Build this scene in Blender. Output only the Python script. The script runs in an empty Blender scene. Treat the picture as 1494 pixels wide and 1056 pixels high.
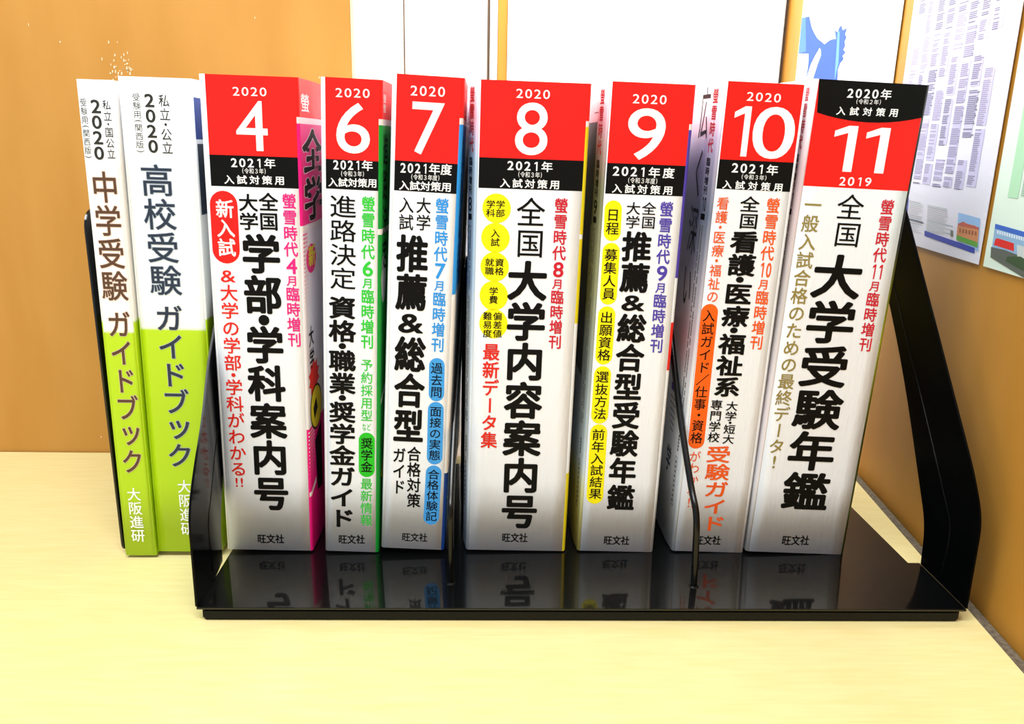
import bpy, bmesh, math, random
import numpy as np
from mathutils import Matrix, Vector
random.seed(4)
scene = bpy.context.scene
COL = scene.collection

# ------------------------------------------------------------------ camera
CAM_H, FOC = 0.2313, 1197.7
PITCH, ROLL, YAW = [math.radians(a) for a in (15.356, 1.170, 1.835)]
def cam_axes():
    cy, sy, cp, sp = math.cos(YAW), math.sin(YAW), math.cos(PITCH), math.sin(PITCH)
    fw = Vector((sy*cp, cy*cp, -sp)); r = Vector((cy, -sy, 0)); u = r.cross(fw)
    cr, sr = math.cos(ROLL), math.sin(ROLL)
    return cr*r + sr*u, -sr*r + cr*u, fw
CR, CU, CF = cam_axes()
cam = bpy.data.cameras.new('camera')
cam.sensor_width = 36; cam.lens = 36*FOC/1494; cam.clip_start = .01
camo = bpy.data.objects.new('camera', cam); COL.objects.link(camo)
camo.matrix_world = Matrix(((CR.x, CU.x, -CF.x, 0), (CR.y, CU.y, -CF.y, 0), (CR.z, CU.z, -CF.z, CAM_H), (0, 0, 0, 1)))
scene.camera = camo
# ------------------------------------------------------------------ light
world = bpy.data.worlds.new('room_light'); scene.world = world; world.use_nodes = True
bg = world.node_tree.nodes['Background']; bg.inputs[0].default_value = (.82, .92, 1, 1); bg.inputs[1].default_value = .66
def area(name, loc, target, sx, sy, power, col=(1, 1, 1)):
    l = bpy.data.lights.new(name, 'AREA'); l.shape = 'RECTANGLE'; l.size = sx; l.size_y = sy; l.energy = power; l.color = col
    o = bpy.data.objects.new(name, l); COL.objects.link(o); o.location = loc
    o.rotation_euler = (Vector(target) - Vector(loc)).to_track_quat('-Z', 'Y').to_euler()
    return o
area('front_lamp', (-.05, .0, .92), (0, .35, 0), 1.3, .2, 15, (.95, .98, 1))
area('back_lamp', (.16, .885, .64), (.16, .62, 0),   .9, .05, 3.2, (.95, .98, 1))
area('board_fill', (.12, .66, .66), (.12, .915, .22), .8, .08, 7.5, (.95, .98, 1))  # unseen fill light, added only to brighten the white board
scene.view_settings.view_transform = 'Standard'
scene.view_settings.look = 'None'
scene.view_settings.exposure = 0.0
scene.view_settings.gamma = 1.0
scene.view_settings.use_curve_mapping = False

# ------------------------------------------------------------------ helpers
def lin(c):
    return tuple(((v/255)/12.92 if v/255 <= .04045 else ((v/255+.055)/1.055)**2.4) for v in c) + (1,)
MATS = {}
def mat(name, col, rough=.4, spec=.5, coat=0, metal=0, ior=1.5):
    if name in MATS: return MATS[name]
    m = bpy.data.materials.new(name); m.use_nodes = True; b = m.node_tree.nodes['Principled BSDF']
    b.inputs['Base Color'].default_value = lin(col); b.inputs['Roughness'].default_value = rough
    b.inputs['Specular IOR Level'].default_value = spec; b.inputs['Metallic'].default_value = metal
    b.inputs['Coat Weight'].default_value = coat; b.inputs['Coat Roughness'].default_value = .1; b.inputs['IOR'].default_value = ior
    MATS[name] = m; return m
def nodes(m): return m.node_tree.nodes, m.node_tree.links, m.node_tree.nodes['Principled BSDF']
def noise_tint(m, c1, c2, scale, stretch=(1, 1, 1), detail=4, bump=0, lo=.3, hi=.7, coords='Object'):
    N, L, b = nodes(m)
    tc = N.new('ShaderNodeTexCoord'); mp = N.new('ShaderNodeMapping'); mp.inputs['Scale'].default_value = stretch
    nz = N.new('ShaderNodeTexNoise'); nz.inputs['Scale'].default_value = scale; nz.inputs['Detail'].default_value = detail
    cr = N.new('ShaderNodeValToRGB'); cr.color_ramp.elements[0].color = lin(c1); cr.color_ramp.elements[1].color = lin(c2)
    cr.color_ramp.elements[0].position = lo; cr.color_ramp.elements[1].position = hi
    L.new(tc.outputs[coords], mp.inputs[0]); L.new(mp.outputs[0], nz.inputs['Vector']); L.new(nz.outputs['Fac'], cr.inputs[0]); L.new(cr.outputs[0], b.inputs['Base Color'])
    if bump:
        bp = N.new('ShaderNodeBump'); bp.inputs['Strength'].default_value = bump; bp.inputs['Distance'].default_value = .001
        L.new(nz.outputs['Fac'], bp.inputs['Height']); L.new(bp.outputs[0], b.inputs['Normal'])
    return nz
def ramp_z(name, stops, H=.257, rough=.35):
    """vertical gradient along the cover"""
    if name in MATS: return MATS[name]
    m = mat(name, (255, 255, 255), rough); N, L, b = nodes(m)
    tc = N.new('ShaderNodeTexCoord'); sp = N.new('ShaderNodeSeparateXYZ'); mu = N.new('ShaderNodeMath'); mu.operation = 'DIVIDE'; mu.inputs[1].default_value = H
    cr = N.new('ShaderNodeValToRGB'); e = cr.color_ramp.elements
    while len(e) < len(stops): e.new(.5)
    for k, (p, c) in enumerate(stops): e[k].position = p; e[k].color = lin(c)
    L.new(tc.outputs['Object'], sp.inputs[0]); L.new(sp.outputs['Z'], mu.inputs[0]); L.new(mu.outputs[0], cr.inputs[0]); L.new(cr.outputs[0], b.inputs['Base Color'])
    return m
def mesh_obj(name, verts, faces, m, parent=None, smooth=False, mats=None):
    me = bpy.data.meshes.new(name); me.from_pydata([tuple(v) for v in verts], [], faces); me.update()
    me.materials.append(m)
    if smooth:
        for p in me.polygons: p.use_smooth = True
    o = bpy.data.objects.new(name, me); COL.objects.link(o)
    if parent: o.parent = parent
    return o
def bm_obj(name, bm, m, parent=None, smooth=False):
    me = bpy.data.meshes.new(name); bm.to_mesh(me); bm.free(); me.materials.append(m)
    if smooth:
        for p in me.polygons: p.use_smooth = True
    o = bpy.data.objects.new(name, me); COL.objects.link(o)
    if parent: o.parent = parent
    return o
def box_bm(x0, x1, y0, y1, z0, z1, bev=0, seg=2):
    bm = bmesh.new()
    bmesh.ops.create_cube(bm, size=1, matrix=Matrix.Translation(((x0+x1)/2, (y0+y1)/2, (z0+z1)/2)) @ Matrix.Diagonal((x1-x0, y1-y0, z1-z0, 1)))
    if bev: bmesh.ops.bevel(bm, geom=bm.edges[:], offset=bev, segments=seg, affect='EDGES')
    return bm
def empty(name, loc=(0, 0, 0)):
    o = bpy.data.objects.new(name, None); COL.objects.link(o); o.location = loc; o.empty_display_size = .02
    return o
def tag(o, label=None, cat=None, group=None, kind=None):
    for k, v in (('label', label), ('category', cat), ('group', group), ('kind', kind)):
        if v: o[k] = v
    return o
def prism(poly, axis_pt):
    """poly: closed list of points; axis_pt: thickness vector -> verts, faces of a slab"""
    n = len(poly); t = Vector(axis_pt)
    V = [Vector(p) for p in poly] + [Vector(p)+t for p in poly]
    F = [tuple(range(n))[::-1], tuple(range(n, 2*n))] + [(i, (i+1) % n, n+(i+1) % n, n+i) for i in range(n)]
    return V, F
def slab(name, poly, t, m, parent=None, bev=0):
    V, F = prism(poly, t); bm = bmesh.new(); vs = [bm.verts.new(v) for v in V]
    for f in F: bm.faces.new([vs[i] for i in f])
    bmesh.ops.recalc_face_normals(bm, faces=bm.faces[:])
    if bev: bmesh.ops.bevel(bm, geom=bm.edges[:], offset=bev, segments=2, affect='EDGES')
    return bm_obj(name, bm, m, parent)
def tube(name, pts, r, m, parent=None, n=14, cap=True):
    P = [Vector(p) for p in pts]; V = []; F = []; up = Vector((1, 0, 0))
    for i, p in enumerate(P):
        d = (P[min(i+1, len(P)-1)] - P[max(i-1, 0)]).normalized()
        a = (up - d*up.dot(d)).normalized(); b = d.cross(a)
        V += [p + (a*math.cos(2*math.pi*k/n) + b*math.sin(2*math.pi*k/n))*r for k in range(n)]
    for i in range(len(P)-1):
        for k in range(n): F.append((i*n+k, i*n+(k+1) % n, (i+1)*n+(k+1) % n, (i+1)*n+k))
    F += [tuple(range(n))[::-1], tuple(range((len(P)-1)*n, len(P)*n))]
    return mesh_obj(name, V, F, m, parent, smooth=True)
def smooth_path(pts, n=8):
    P = [Vector(p) for p in pts]; out = []
    for i in range(len(P)-1):
        p0, p1, p2, p3 = P[max(i-1, 0)], P[i], P[i+1], P[min(i+2, len(P)-1)]
        for k in range(n):
            t = k/n
            out.append(.5*((2*p1)+(-p0+p2)*t+(2*p0-5*p1+4*p2-p3)*t*t+(-p0+3*p1-3*p2+p3)*t**3))
    return out + [P[-1]]
def ray(px, py): return (CF + CR*((px-747)/FOC) - CU*((py-528)/FOC))

# ------------------------------------------------------------------ materials of the setting
TZ = -.008
M_table = mat('maple_laminate', (246, 232, 168), .42, .6)
noise_tint(M_table, (240, 222, 152), (246, 231, 168), 40, (1, 9, 1), 5, .02)
M_wood = mat('tan_wood_panel', (205, 145, 70), .5, .35)
noise_tint(M_wood, (192, 136, 58), (202, 147, 70), 30, (1, 1, .25), 6, .02)
M_wood_r = mat('ochre_wood_panel', (200, 138, 56), .5, .35)
noise_tint(M_wood_r, (186, 130, 44), (195, 139, 54), 30, (1, 1, .3), 6, .02)
M_white = mat('white_wall_paint', (244, 243, 240), .6, .3); noise_tint(M_white, (240, 239, 235), (250, 249, 246), 60, (1, 1, 1), 3, .08)
M_edge = mat('cream_edge_strip', (240, 222, 180), .5)
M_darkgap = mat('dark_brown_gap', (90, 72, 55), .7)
M_rubber = mat('grey_rubber_edge', (112, 100, 84), .8, .2); noise_tint(M_rubber, (92, 82, 68), (126, 114, 96), 400, (1, 1, 1), 2)
M_floor = mat('grey_floor_tile', (150, 145, 138), .6); noise_tint(M_floor, (140, 136, 130), (162, 158, 150), 12)
M_black = mat('black_gloss_enamel', (5, 6, 7), .32, .12, coat=1, ior=1.5); M_black.node_tree.nodes['Principled BSDF'].inputs['Coat Roughness'].default_value = .05
nz = noise_tint(M_black, (2, 3, 4), (5, 6, 7), 320, (1, 1, 1), 3, .018)
M_plate = mat('black_enamel_plate', (4, 5, 6), .14, .12); M_rod = mat('black_enamel_rod', (4, 5, 6), .16, .35)
M_blackmat = mat('black_matt_rail', (7, 8, 8), .4, .2)

# ------------------------------------------------------------------ setting
def wallx(y): return .2633 + (y-.3406)*.0807
fl = slab('floor', [(-1.6, -.6, -.72), (.9, -.6, -.72), (.9, 1.2, -.72), (-1.6, 1.2, -.72)], (0, 0, -.03), M_floor); tag(fl, kind='structure')
wb = bm_obj('wall_back', box_bm(-1.2, .36, .918, .96, -.72, 1.3), M_white); tag(wb, 'bright white wall behind the books', kind='structure')
def wall_r(y0, y1, z0, z1, t=.03): return [(wallx(y0), y0, z0), (wallx(y1), y1, z0), (wallx(y1), y1, z1), (wallx(y0), y0, z1)]
wr = slab('wall_right', wall_r(-.15, .918, -.72, 1.3), (.03, 0, 0), M_wood_r); tag(wr, kind='structure')
# wood partition at the left, with its cream edge
wl = bm_obj('wall_left', box_bm(-1.2, -.0945, .5962, .616, -.72, 1.1), M_wood); tag(wl, kind='structure')
e = bm_obj('edge_strip', box_bm(-.0943, -.0925, .5955, .617, -.72, 1.1, .0006), M_edge, wl)
M_scuff = mat('pale_scuff', (246, 232, 200), .7)
sv, sf = [], []
for k in range(46):
    cx = random.choice([(182, 95), (190, 100), (163, 97), (176, 108), (186, 78), (166, 72)]); px = cx[0]+random.gauss(0, 5); py = cx[1]+random.gauss(0, 9)
    if k > 40: px, py = random.choice([(372, 26), (393, 72), (42, 36), (466, 113), (88, 61), (148, 637)])
    d = ray(px, py); t = (.5962)/d.y; x, z = d.x*t, CAM_H+d.z*t
    a, b = random.uniform(.0002, .0005), random.uniform(.0003, .0012)
    i = len(sv); sv += [(x-a, .5959, z-b), (x+a, .5959, z-b*.6), (x+a*.7, .5959, z+b), (x-a*.8, .5959, z+b*.7)]; sf.append((i, i+1, i+2, i+3))
sc = mesh_obj('scuff_mark', sv, sf, M_scuff, wl); tag(sc, 'pale chipped scuffs in the wood', kind='stuff')
def at_y(px, py, Y): d = ray(px, py); t = Y/d.y; return d.x*t, CAM_H+d.z*t
def strip(name, px0, px1, m, y0, proud, label=None):
    x0 = at_y(px0, 0, y0-proud)[0]; x1 = at_y(px1, 0, y0-proud)[0]
    o = bm_obj(name, box_bm(x0, x1, y0-proud, y0-.0005, -.72, 1.25, .0004), m); tag(o, label, kind='structure'); return o
strip('trim_1', 588, 590, M_darkgap, .918, .0012, 'thin dark seam in the white wall')
strip('trim_2', 711.5, 715.5, M_darkgap, .918, .002, 'dark vertical gap in the white wall')
strip('trim_3', 715.7, 726.5, M_white, .918, .012, 'white upright post')
strip('trim_4', 727, 741, M_wood_r, .918, .010, 'tan wooden upright strip')
strip('trim_5', 1149.5, 1152.5, M_darkgap, .918, .004, 'dark strip painted as the shadow at the corner of the right wall')  # solid dark strip stands in for the shadow in the corner
bd = strip('trim_6', 741.5, 1147, M_white, .918, .014, 'large white board panel on the back wall')
# desk
desk = empty('desk', (0, .3, -.72)); tag(desk, 'pale yellow laminate desk under the black book stand', 'desk')
tx = lambda y: wallx(y) - .0075
def local(o, root):
    o.parent = root; o.matrix_parent_inverse = Matrix.Translation(-root.location); return o
tp = slab('desk_top', [(-1.1, .02, TZ-.025), (tx(.02), .02, TZ-.025), (tx(.595), .595, TZ-.025), (-1.1, .595, TZ-.025)], (0, 0, .025), M_table); local(tp, desk)
tr = slab('edge_trim', [(tx(.02)+.0001, .02, TZ-.025), (tx(.02)+.0068, .02, TZ-.025), (tx(.595)+.0068, .595, TZ-.025), (tx(.595)+.0001, .595, TZ-.025)], (0, 0, .0235), M_rubber); tag(local(tr, desk), 'grey rubber edging beside the wall')
M_leg = mat('grey_steel_leg', (120, 120, 122), .4, metal=.6)
for lx, ly in ((-1.05, .06), (-1.05, .54), (.18, .06), (.18, .54)):
    local(bm_obj('leg', box_bm(lx-.02, lx+.02, ly-.02, ly+.02, -.72, TZ-.0252, .003), M_leg), desk)

# ------------------------------------------------------------------ book stand
XL, XR, YF = -.1444, .2498, .3690
stand = empty('book_stand', (0.05, .42, TZ)); tag(stand, 'glossy black steel book stand with slanted end plates holding the numbered books', 'book stand')
t = .0012
base = bmesh.new()
poly = [(XL, YF), (XR, YF), (XR, .4175), (.2432, .4175), (.2410, .56), (-.1405, .56), (-.1412, .4375), (XL, .4360)]
o = slab('base_plate', [(x, y, -t) for x, y in poly], (0, 0, t), M_black, bev=.00025); local(o, stand)
o = bm_obj('front_rail', box_bm(XL+.0022, XR-.0024, YF+.0010, YF+.009, TZ+.0001, -t-.0003, .0011, 3), M_blackmat); tag(local(o, stand), 'matt black lower rail with rounded ends')
for (bx, by) in ((-.125, .53), (.228, .53)):
    local(bm_obj('foot', box_bm(bx-.006, bx+.006, by-.006, by+.006, TZ+.0001, -t, .001), M_blackmat), stand)
# end plates: a bent band that rises and leans back, rounded at the top, with its rear leg
def fillet(P, r, n=6):
    out = []
    for i in range(len(P)):
        a, b, c = Vector(P[i-1]), Vector(P[i]), Vector(P[(i+1) % len(P)])
        rr = min(r[i], (a-b).length*.45, (c-b).length*.45)
        if rr < 1e-5: out.append(b); continue
        p, q = b+(a-b).normalized()*rr, b+(c-b).normalized()*rr
        for k in range(n+1):
            s = k/n; out.append(p*(1-s)**2 + b*2*s*(1-s) + q*s*s)
    return out
outer = [(YF+.0003, 0), (YF+.0010, .050), (.3835, .0703), (.5030, .2068), (.555, .2068), (.555, .193), (.5440, .193), (.4708, .1083), (.4175, .0240), (.4155, 0)]
rad = [0, .014, .03, .012, .008, .008, .008, .05, .03, 0]
prof = fillet([(y, z) for y, z in outer], rad)
rib = smooth_path([(0, .3945, .006), (0, .3940, .033), (0, .4060, .050), (0, .4363, .0852), (0, .4700, .1235), (0, .5030, .161)], 5)
for sx, xx in ((1, XR), (-1, XL)):
    bow = lambda y: (-.0024*(lambda u: u*u*(3-2*u))(min(max((y-.392)/.036, 0), 1)) if sx < 0 else 0)
    V, F = prism([(xx-t*.5, p.x, p.y+.0002) for p in prof], (t, 0, 0)); bm = bmesh.new(); vs = [bm.verts.new(v) for v in V]
    for f in F: bm.faces.new([vs[i] for i in f])
    bmesh.ops.recalc_face_normals(bm, faces=bm.faces[:]); bmesh.ops.bevel(bm, geom=bm.edges[:], offset=.0002, segments=2, affect='EDGES')
    for yy in [.397+k*.003 for k in range(10)]: bmesh.ops.bisect_plane(bm, geom=bm.verts[:]+bm.edges[:]+bm.faces[:], plane_co=(0, yy, 0), plane_no=(0, 1, 0))
    for v in bm.verts: v.co.x += bow(v.co.y)
    o = bm_obj('side_plate', bm, M_plate, stand); local(o, stand)
    rr = tube('stiffening_rib', [(xx-sx*t*.30+bow(p.y), p.y, p.z) for p in rib], .0005, M_plate, n=10); rr.parent = o; rr.matrix_parent_inverse = Matrix.Identity(4)
# wire dividers
def wire(pts):
    P = smooth_path(pts, 7); o = tube('wire_divider', P, .0018, M_rod); local(o, stand)
    V, F = [], []
    for foot in (pts[0], pts[-1]):      # welded collar
        pass
    c = bmesh.new(); bmesh.ops.create_cone(c, cap_ends=True, segments=18, radius1=.0027, radius2=.0021, depth=.0007, matrix=Matrix.Translation((pts[0][0], pts[0][1], .0004)))
    co = bm_obj('weld_collar', c, M_rod); co.parent = o; co.matrix_parent_inverse = Matrix.Identity(4)
wire([(-.0181, .3938, 0), (-.0181, .3940, .020), (-.0181, .3945, .0385), (-.0180, .4010, .0480), (-.0174, .4270, .0760), (-.0160, .4600, .1100), (-.0148, .4900, .1430), (-.0140, .5100, .1560), (-.0140, .535, .150), (-.0150, .5450, .120), (-.0158, .545, 0.0)])
wire([(.1128, .3912, 0), (.1128, .3935, .020), (.1125, .3970, .0390), (.1110, .4080, .0525), (.1083, .4320, .0840), (.1062, .4560, .1200), (.1050, .4780, .1500), (.1050, .4980, .1600), (.1050, .525, .152), (.1045, .5350, .120), (.104, .535, 0.0)])

# ------------------------------------------------------------------ separate black book end at the far left
be = empty('book_end', (-.2125, .47, TZ)); tag(be, 'thin black steel book end pressed against the leftmost green guide book', 'book end')
pf = fillet([(.4375, TZ+.0014), (.4375, .1905), (.575, .1905), (.575, TZ+.0014)], [.006, .012, .012, 0])
o = slab('upright_plate', [(-.2110-(p.y)*.0-.0, p.x, p.y) for p in pf], (.0012, 0, 0), M_black, bev=.0002); local(o, be)
o = bm_obj('foot_plate', box_bm(-.2110, -.150, .450, .572, TZ, TZ+.0010, .0002), M_black); local(o, be)

# ------------------------------------------------------------------ lettering
GL = {}
def embolden(V, F, wt):
    """thicken strokes by overlaying shifted copies of the outline"""
    V = [(x, y, 0) for x, y in V]
    if wt <= .003: return V, F
    n = 4 if wt < .010 else 8; V0, F0 = list(V), list(F); V, F = list(V), list(F)
    for k in range(n):
        a = 2*math.pi*(k+.5)/n; i = len(V)
        V += [(x+wt*math.cos(a), y+wt*.85*math.sin(a), k+1) for x, y, _ in V0]; F += [tuple(q+i for q in f) for f in F0]
    return V, F
def glyph(ch, wt):
    """2-D outline of a character, centred: CJK on its em box, others on their own box"""
    key = (ch, wt)
    if key in GL: return GL[key]
    if ch == '1':
        h = .7; s = .085+wt*2; x = .10
        V = [(x, 0), (x+s, 0), (x+s, h), (x-.01+s*.1, h), (x-.16, h-.085), (x-.16, h-.085-s*.85), (x, h-s*1.0)]
        V = [(a-(x-.16), b) for a, b in V]; wd = max(a for a, b in V)
        V = [(a-wd/2, b-h/2) for a, b in V]
        GL[key] = ([(a, b, 0) for a, b in V], [tuple(range(len(V)))], wd, h, False); return GL[key]
    c = bpy.data.curves.new('glyph', 'FONT'); c.body = ch; c.resolution_u = 6 if ch in '0123456789&' else 3
    o = bpy.data.objects.new('glyph', c); COL.objects.link(o)
    me = bpy.data.meshes.new_from_object(o.evaluated_get(bpy.context.evaluated_depsgraph_get()))
    V = [(v.co.x, v.co.y) for v in me.vertices]; F = [tuple(p.vertices) for p in me.polygons]
    bpy.data.objects.remove(o); bpy.data.curves.remove(c); bpy.data.meshes.remove(me)
    V, F = embolden(V, F, wt)
    cjk = ord(ch[0]) > 0x2000 or ch == '・'
    xs = [v[0] for v in V]; ys = [v[1] for v in V]
    x0, x1, y0, y1 = min(xs), max(xs), min(ys), max(ys)
    if cjk: V = [(a-.5, b-.38, e) for a, b, e in V]; wd = h = 1.0
    else: V = [(a-(x0+x1)/2, b-(y0+y1)/2, e) for a, b, e in V]; wd, h = x1-x0, y1-y0
    GL[key] = (V, F, wd, h, cjk); return GL[key]
COLORS = {'white': (252, 252, 252), 'black': (13, 12, 11), 'red': (242, 30, 24), 'red2': (226, 38, 28), 'pink': (232, 38, 130), 'green': (52, 205, 60), 'blue': (44, 150, 232),
          'pillblue': (66, 160, 235), 'yellow': (252, 240, 10), 'crimson': (206, 28, 48), 'indigo': (82, 66, 172), 'orange': (240, 92, 30), 'orange2': (250, 100, 20), 'gold': (150, 134, 70),
          'pillgreen': (40, 200, 40), 'magenta': (232, 20, 130), 'lime': (184, 222, 20), 'brown': (92, 66, 50), 'tanline': (226, 196, 176), 'navy': (46, 56, 72), 'paleblue': (178, 190, 206),
          'grey': (88, 90, 84), 'darkgrey': (50, 50, 46), 'lightgrey': (190, 192, 196), 'bandblack': (11, 11, 10), 'deepblue': (18, 60, 140), 'deepgreen': (16, 150, 52), 'yellow2': (226, 208, 30), 'darkolive': (48, 48, 36), 'midgrey': (140, 142, 146), 'dustred': (190, 40, 50), 'white2': (236, 232, 230)}
def print_mat(c): return mat('print_'+c, COLORS[c], .5 if 'black' in c else .4, .12 if 'black' in c else .25)

M_pages = mat('page_paper', (236, 230, 214), .8, .2)
N, L, b = nodes(M_pages)
tc = N.new('ShaderNodeTexCoord'); wv = N.new('ShaderNodeTexNoise'); mp = N.new('ShaderNodeMapping'); mp.inputs['Scale'].default_value = (1, .01, .01); wv.inputs['Scale'].default_value = 4000
cr = N.new('ShaderNodeValToRGB'); cr.color_ramp.elements[0].color = lin((200, 192, 172)); cr.color_ramp.elements[1].color = lin((244, 240, 228))
L.new(tc.outputs['Object'], mp.inputs[0]); L.new(mp.outputs[0], wv.inputs['Vector']); L.new(wv.outputs['Fac'], cr.inputs[0]); L.new(cr.outputs[0], b.inputs['Base Color'])
M_spine = mat('white_spine_card', (240, 244, 252), .33, .5)
N, L, b = nodes(M_spine); nz = N.new('ShaderNodeTexNoise'); nz.inputs['Scale'].default_value = 25; bp = N.new('ShaderNodeBump'); bp.inputs['Strength'].default_value = .12; bp.inputs['Distance'].default_value = .002
L.new(nz.outputs['Fac'], bp.inputs['Height']); L.new(bp.outputs[0], b.inputs['Normal'])

def homography(src, dst):
    A = []; B = []
    for (x, y), (u, v) in zip(src, dst):
        A.append([x, y, 1, 0, 0, 0, -u*x, -u*y]); B.append(u); A.append([0, 0, 0, x, y, 1, -v*x, -v*y]); B.append(v)
    h = np.linalg.solve(np.array(A, float), np.array(B, float)); return np.append(h, 1).reshape(3, 3)

class Book:
    R = .0018
    def __init__(s, name, label, quad, pose, z0, depth, back, front, spine=None, fl=.0008, fr=.0008, group='', r=.0018, fan=(0, 0)):
        s.fan = fan
        s.x, s.y, s.lean, s.yaw, s.tip, s.w, s.H = pose; s.fl, s.fr = fl, fr; s.R = r; full = s.w; s.w = s.w - (2*r if r < .0015 else 0)
        M = (Matrix.Rotation(s.yaw, 4, 'Z') @ Matrix.Rotation(s.lean, 4, 'Y') @ Matrix.Rotation(s.tip, 4, 'X'))
        lo = min((M @ Vector((a, b, 0))).z for a in (-s.w/2-s.R, s.w/2+s.R) for b in (0, depth))
        lo = min((M @ Vector((a*s.w/2, 0, 0))).z for a in (-1, 1)) if s.tip >= 0 else lo
        s.root = empty(name, (s.x, s.y, z0)); tag(s.root, label, 'book', group)
        s.root.matrix_world = Matrix.Translation((s.x, s.y, z0-lo+.0001)) @ M
        s.h = homography(quad, [(-full/2, s.H), (full/2, s.H), (full/2, 0), (-full/2, 0)])
        s.layers = {}
        h, r = s.w/2, s.R; s.q = r*math.pi/2
        # page block (follows the slight swell of the covers)
        V, F = [], []; zs = [.0004, s.H*.5, s.H-.0004]
        ds = [.002, .012, .03, depth-.0025]
        for z in zs:
            row = []
            for d in ds: p = s.P(-(h+s.q+d-r), z, -.0006); row.append(p)
            for d in reversed(ds): row.append(s.P(h+s.q+d-r, z, -.0006))
            V += [(a, c, z) for a, c, _ in row]
        n = 8
        for i in range(2):
            for k in range(n): F.append((i*n+k, i*n+(k+1) % n, (i+1)*n+(k+1) % n, (i+1)*n+k))
        F += [tuple(range(n))[::-1], tuple(range(2*n, 3*n))]
        mesh_obj('page_block', V, F, M_pages, s.root)
        s.shell('spine', [-h + 2*h*k/8 for k in range(9)], spine or M_spine)
        side = [h + s.q*k/5 for k in range(6)] + [h+s.q+d for d in (.004, .008, .013, .019, .026, .035, .06, .1, .135, .155, depth-r)]
        s.shell('front_cover', side, front); s.shell('back_cover', [-a for a in side][::-1], back)
    def P(s, a, z, eps=0):
        h, r = s.w/2, s.R; sg = 1 if a >= 0 else -1; a = abs(a); f = (s.fr if sg > 0 else s.fl)*(.55+.45*z/s.H)
        if a <= h: return (sg*a, -eps, z)
        if a <= h+s.q:
            th = (a-h)/r; return (sg*(h+(r+eps)*math.sin(th)), r-(r+eps)*math.cos(th), z)
        d = a-h-s.q; u = min(d/(.012 if sg < 0 else .03), 1); u = u*u*(3-2*u)
        g = (s.fan[0] if sg < 0 else s.fan[1])*max(0, (d-.135)/.045)*(1-.85*z/s.H)     # rear flare added to shut out light showing between the books
        return (sg*(h+r+eps+f*u+g), r+d, z)
    def shell(s, name, ss, m, t=.0004):
        zs = [s.H*k/6 for k in range(7)]; n = len(ss); V = []; F = []
        for e in (0, -t):
            for z in zs: V += [s.P(a, z, e) for a in ss]
        o = n*7
        for i in range(6):
            for k in range(n-1):
                q = (i*n+k, i*n+k+1, (i+1)*n+k+1, (i+1)*n+k); F.append(q); F.append(tuple(v+o for v in q[::-1]))
        for k in range(n-1):
            F.append((k+1, k, k+o, k+1+o)); F.append((6*n+k, 6*n+k+1, 6*n+k+1+o, 6*n+k+o))
        for i in range(6):
            F.append((i*n, (i+1)*n, (i+1)*n+o, i*n+o)); F.append(((i+1)*n-1, (i+1)*n-1+o, (i+2)*n-1+o, (i+2)*n-1))
        ob = mesh_obj(name, V, F, m, s.root); 
        for p in ob.data.polygons: p.use_smooth = True
        ob.data.shade_smooth() if False else None
        return ob
    def m(s, px, py):
        v = s.h @ np.array([px, py, 1.0]); return v[0]/v[2], v[1]/v[2]
    def add(s, part, col, V, F, eps):
        L = s.layers.setdefault((part, col), ([], [])); i = len(L[0])
        L[0].extend(s.P(v[0], min(max(v[1], 0), s.H), eps+(v[2]*3e-6 if len(v) > 2 else 0)) for v in V); L[1].extend(tuple(k+i for k in f) for f in F)
    def put(s, ch, a, z, w, h, wt, part, col, eps, rot=False, fit=False):
        V, F, gw, gh, cjk = glyph(ch, wt)
        if not cjk:
            k = h/gh if not fit else None
            if fit: sx, sz = w/gw, h/gh
            else: sx = sz = h*.80/.72; sx *= w/h
        else: sx, sz = w, h
        if cjk and fit: sx, sz = w, h
        if rot: V = [(y, -x, e) for x, y, e in V]
        s.add(part, col, [(a+x*sx, z+y*sz, e) for x, y, e in V], F, eps)
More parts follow.
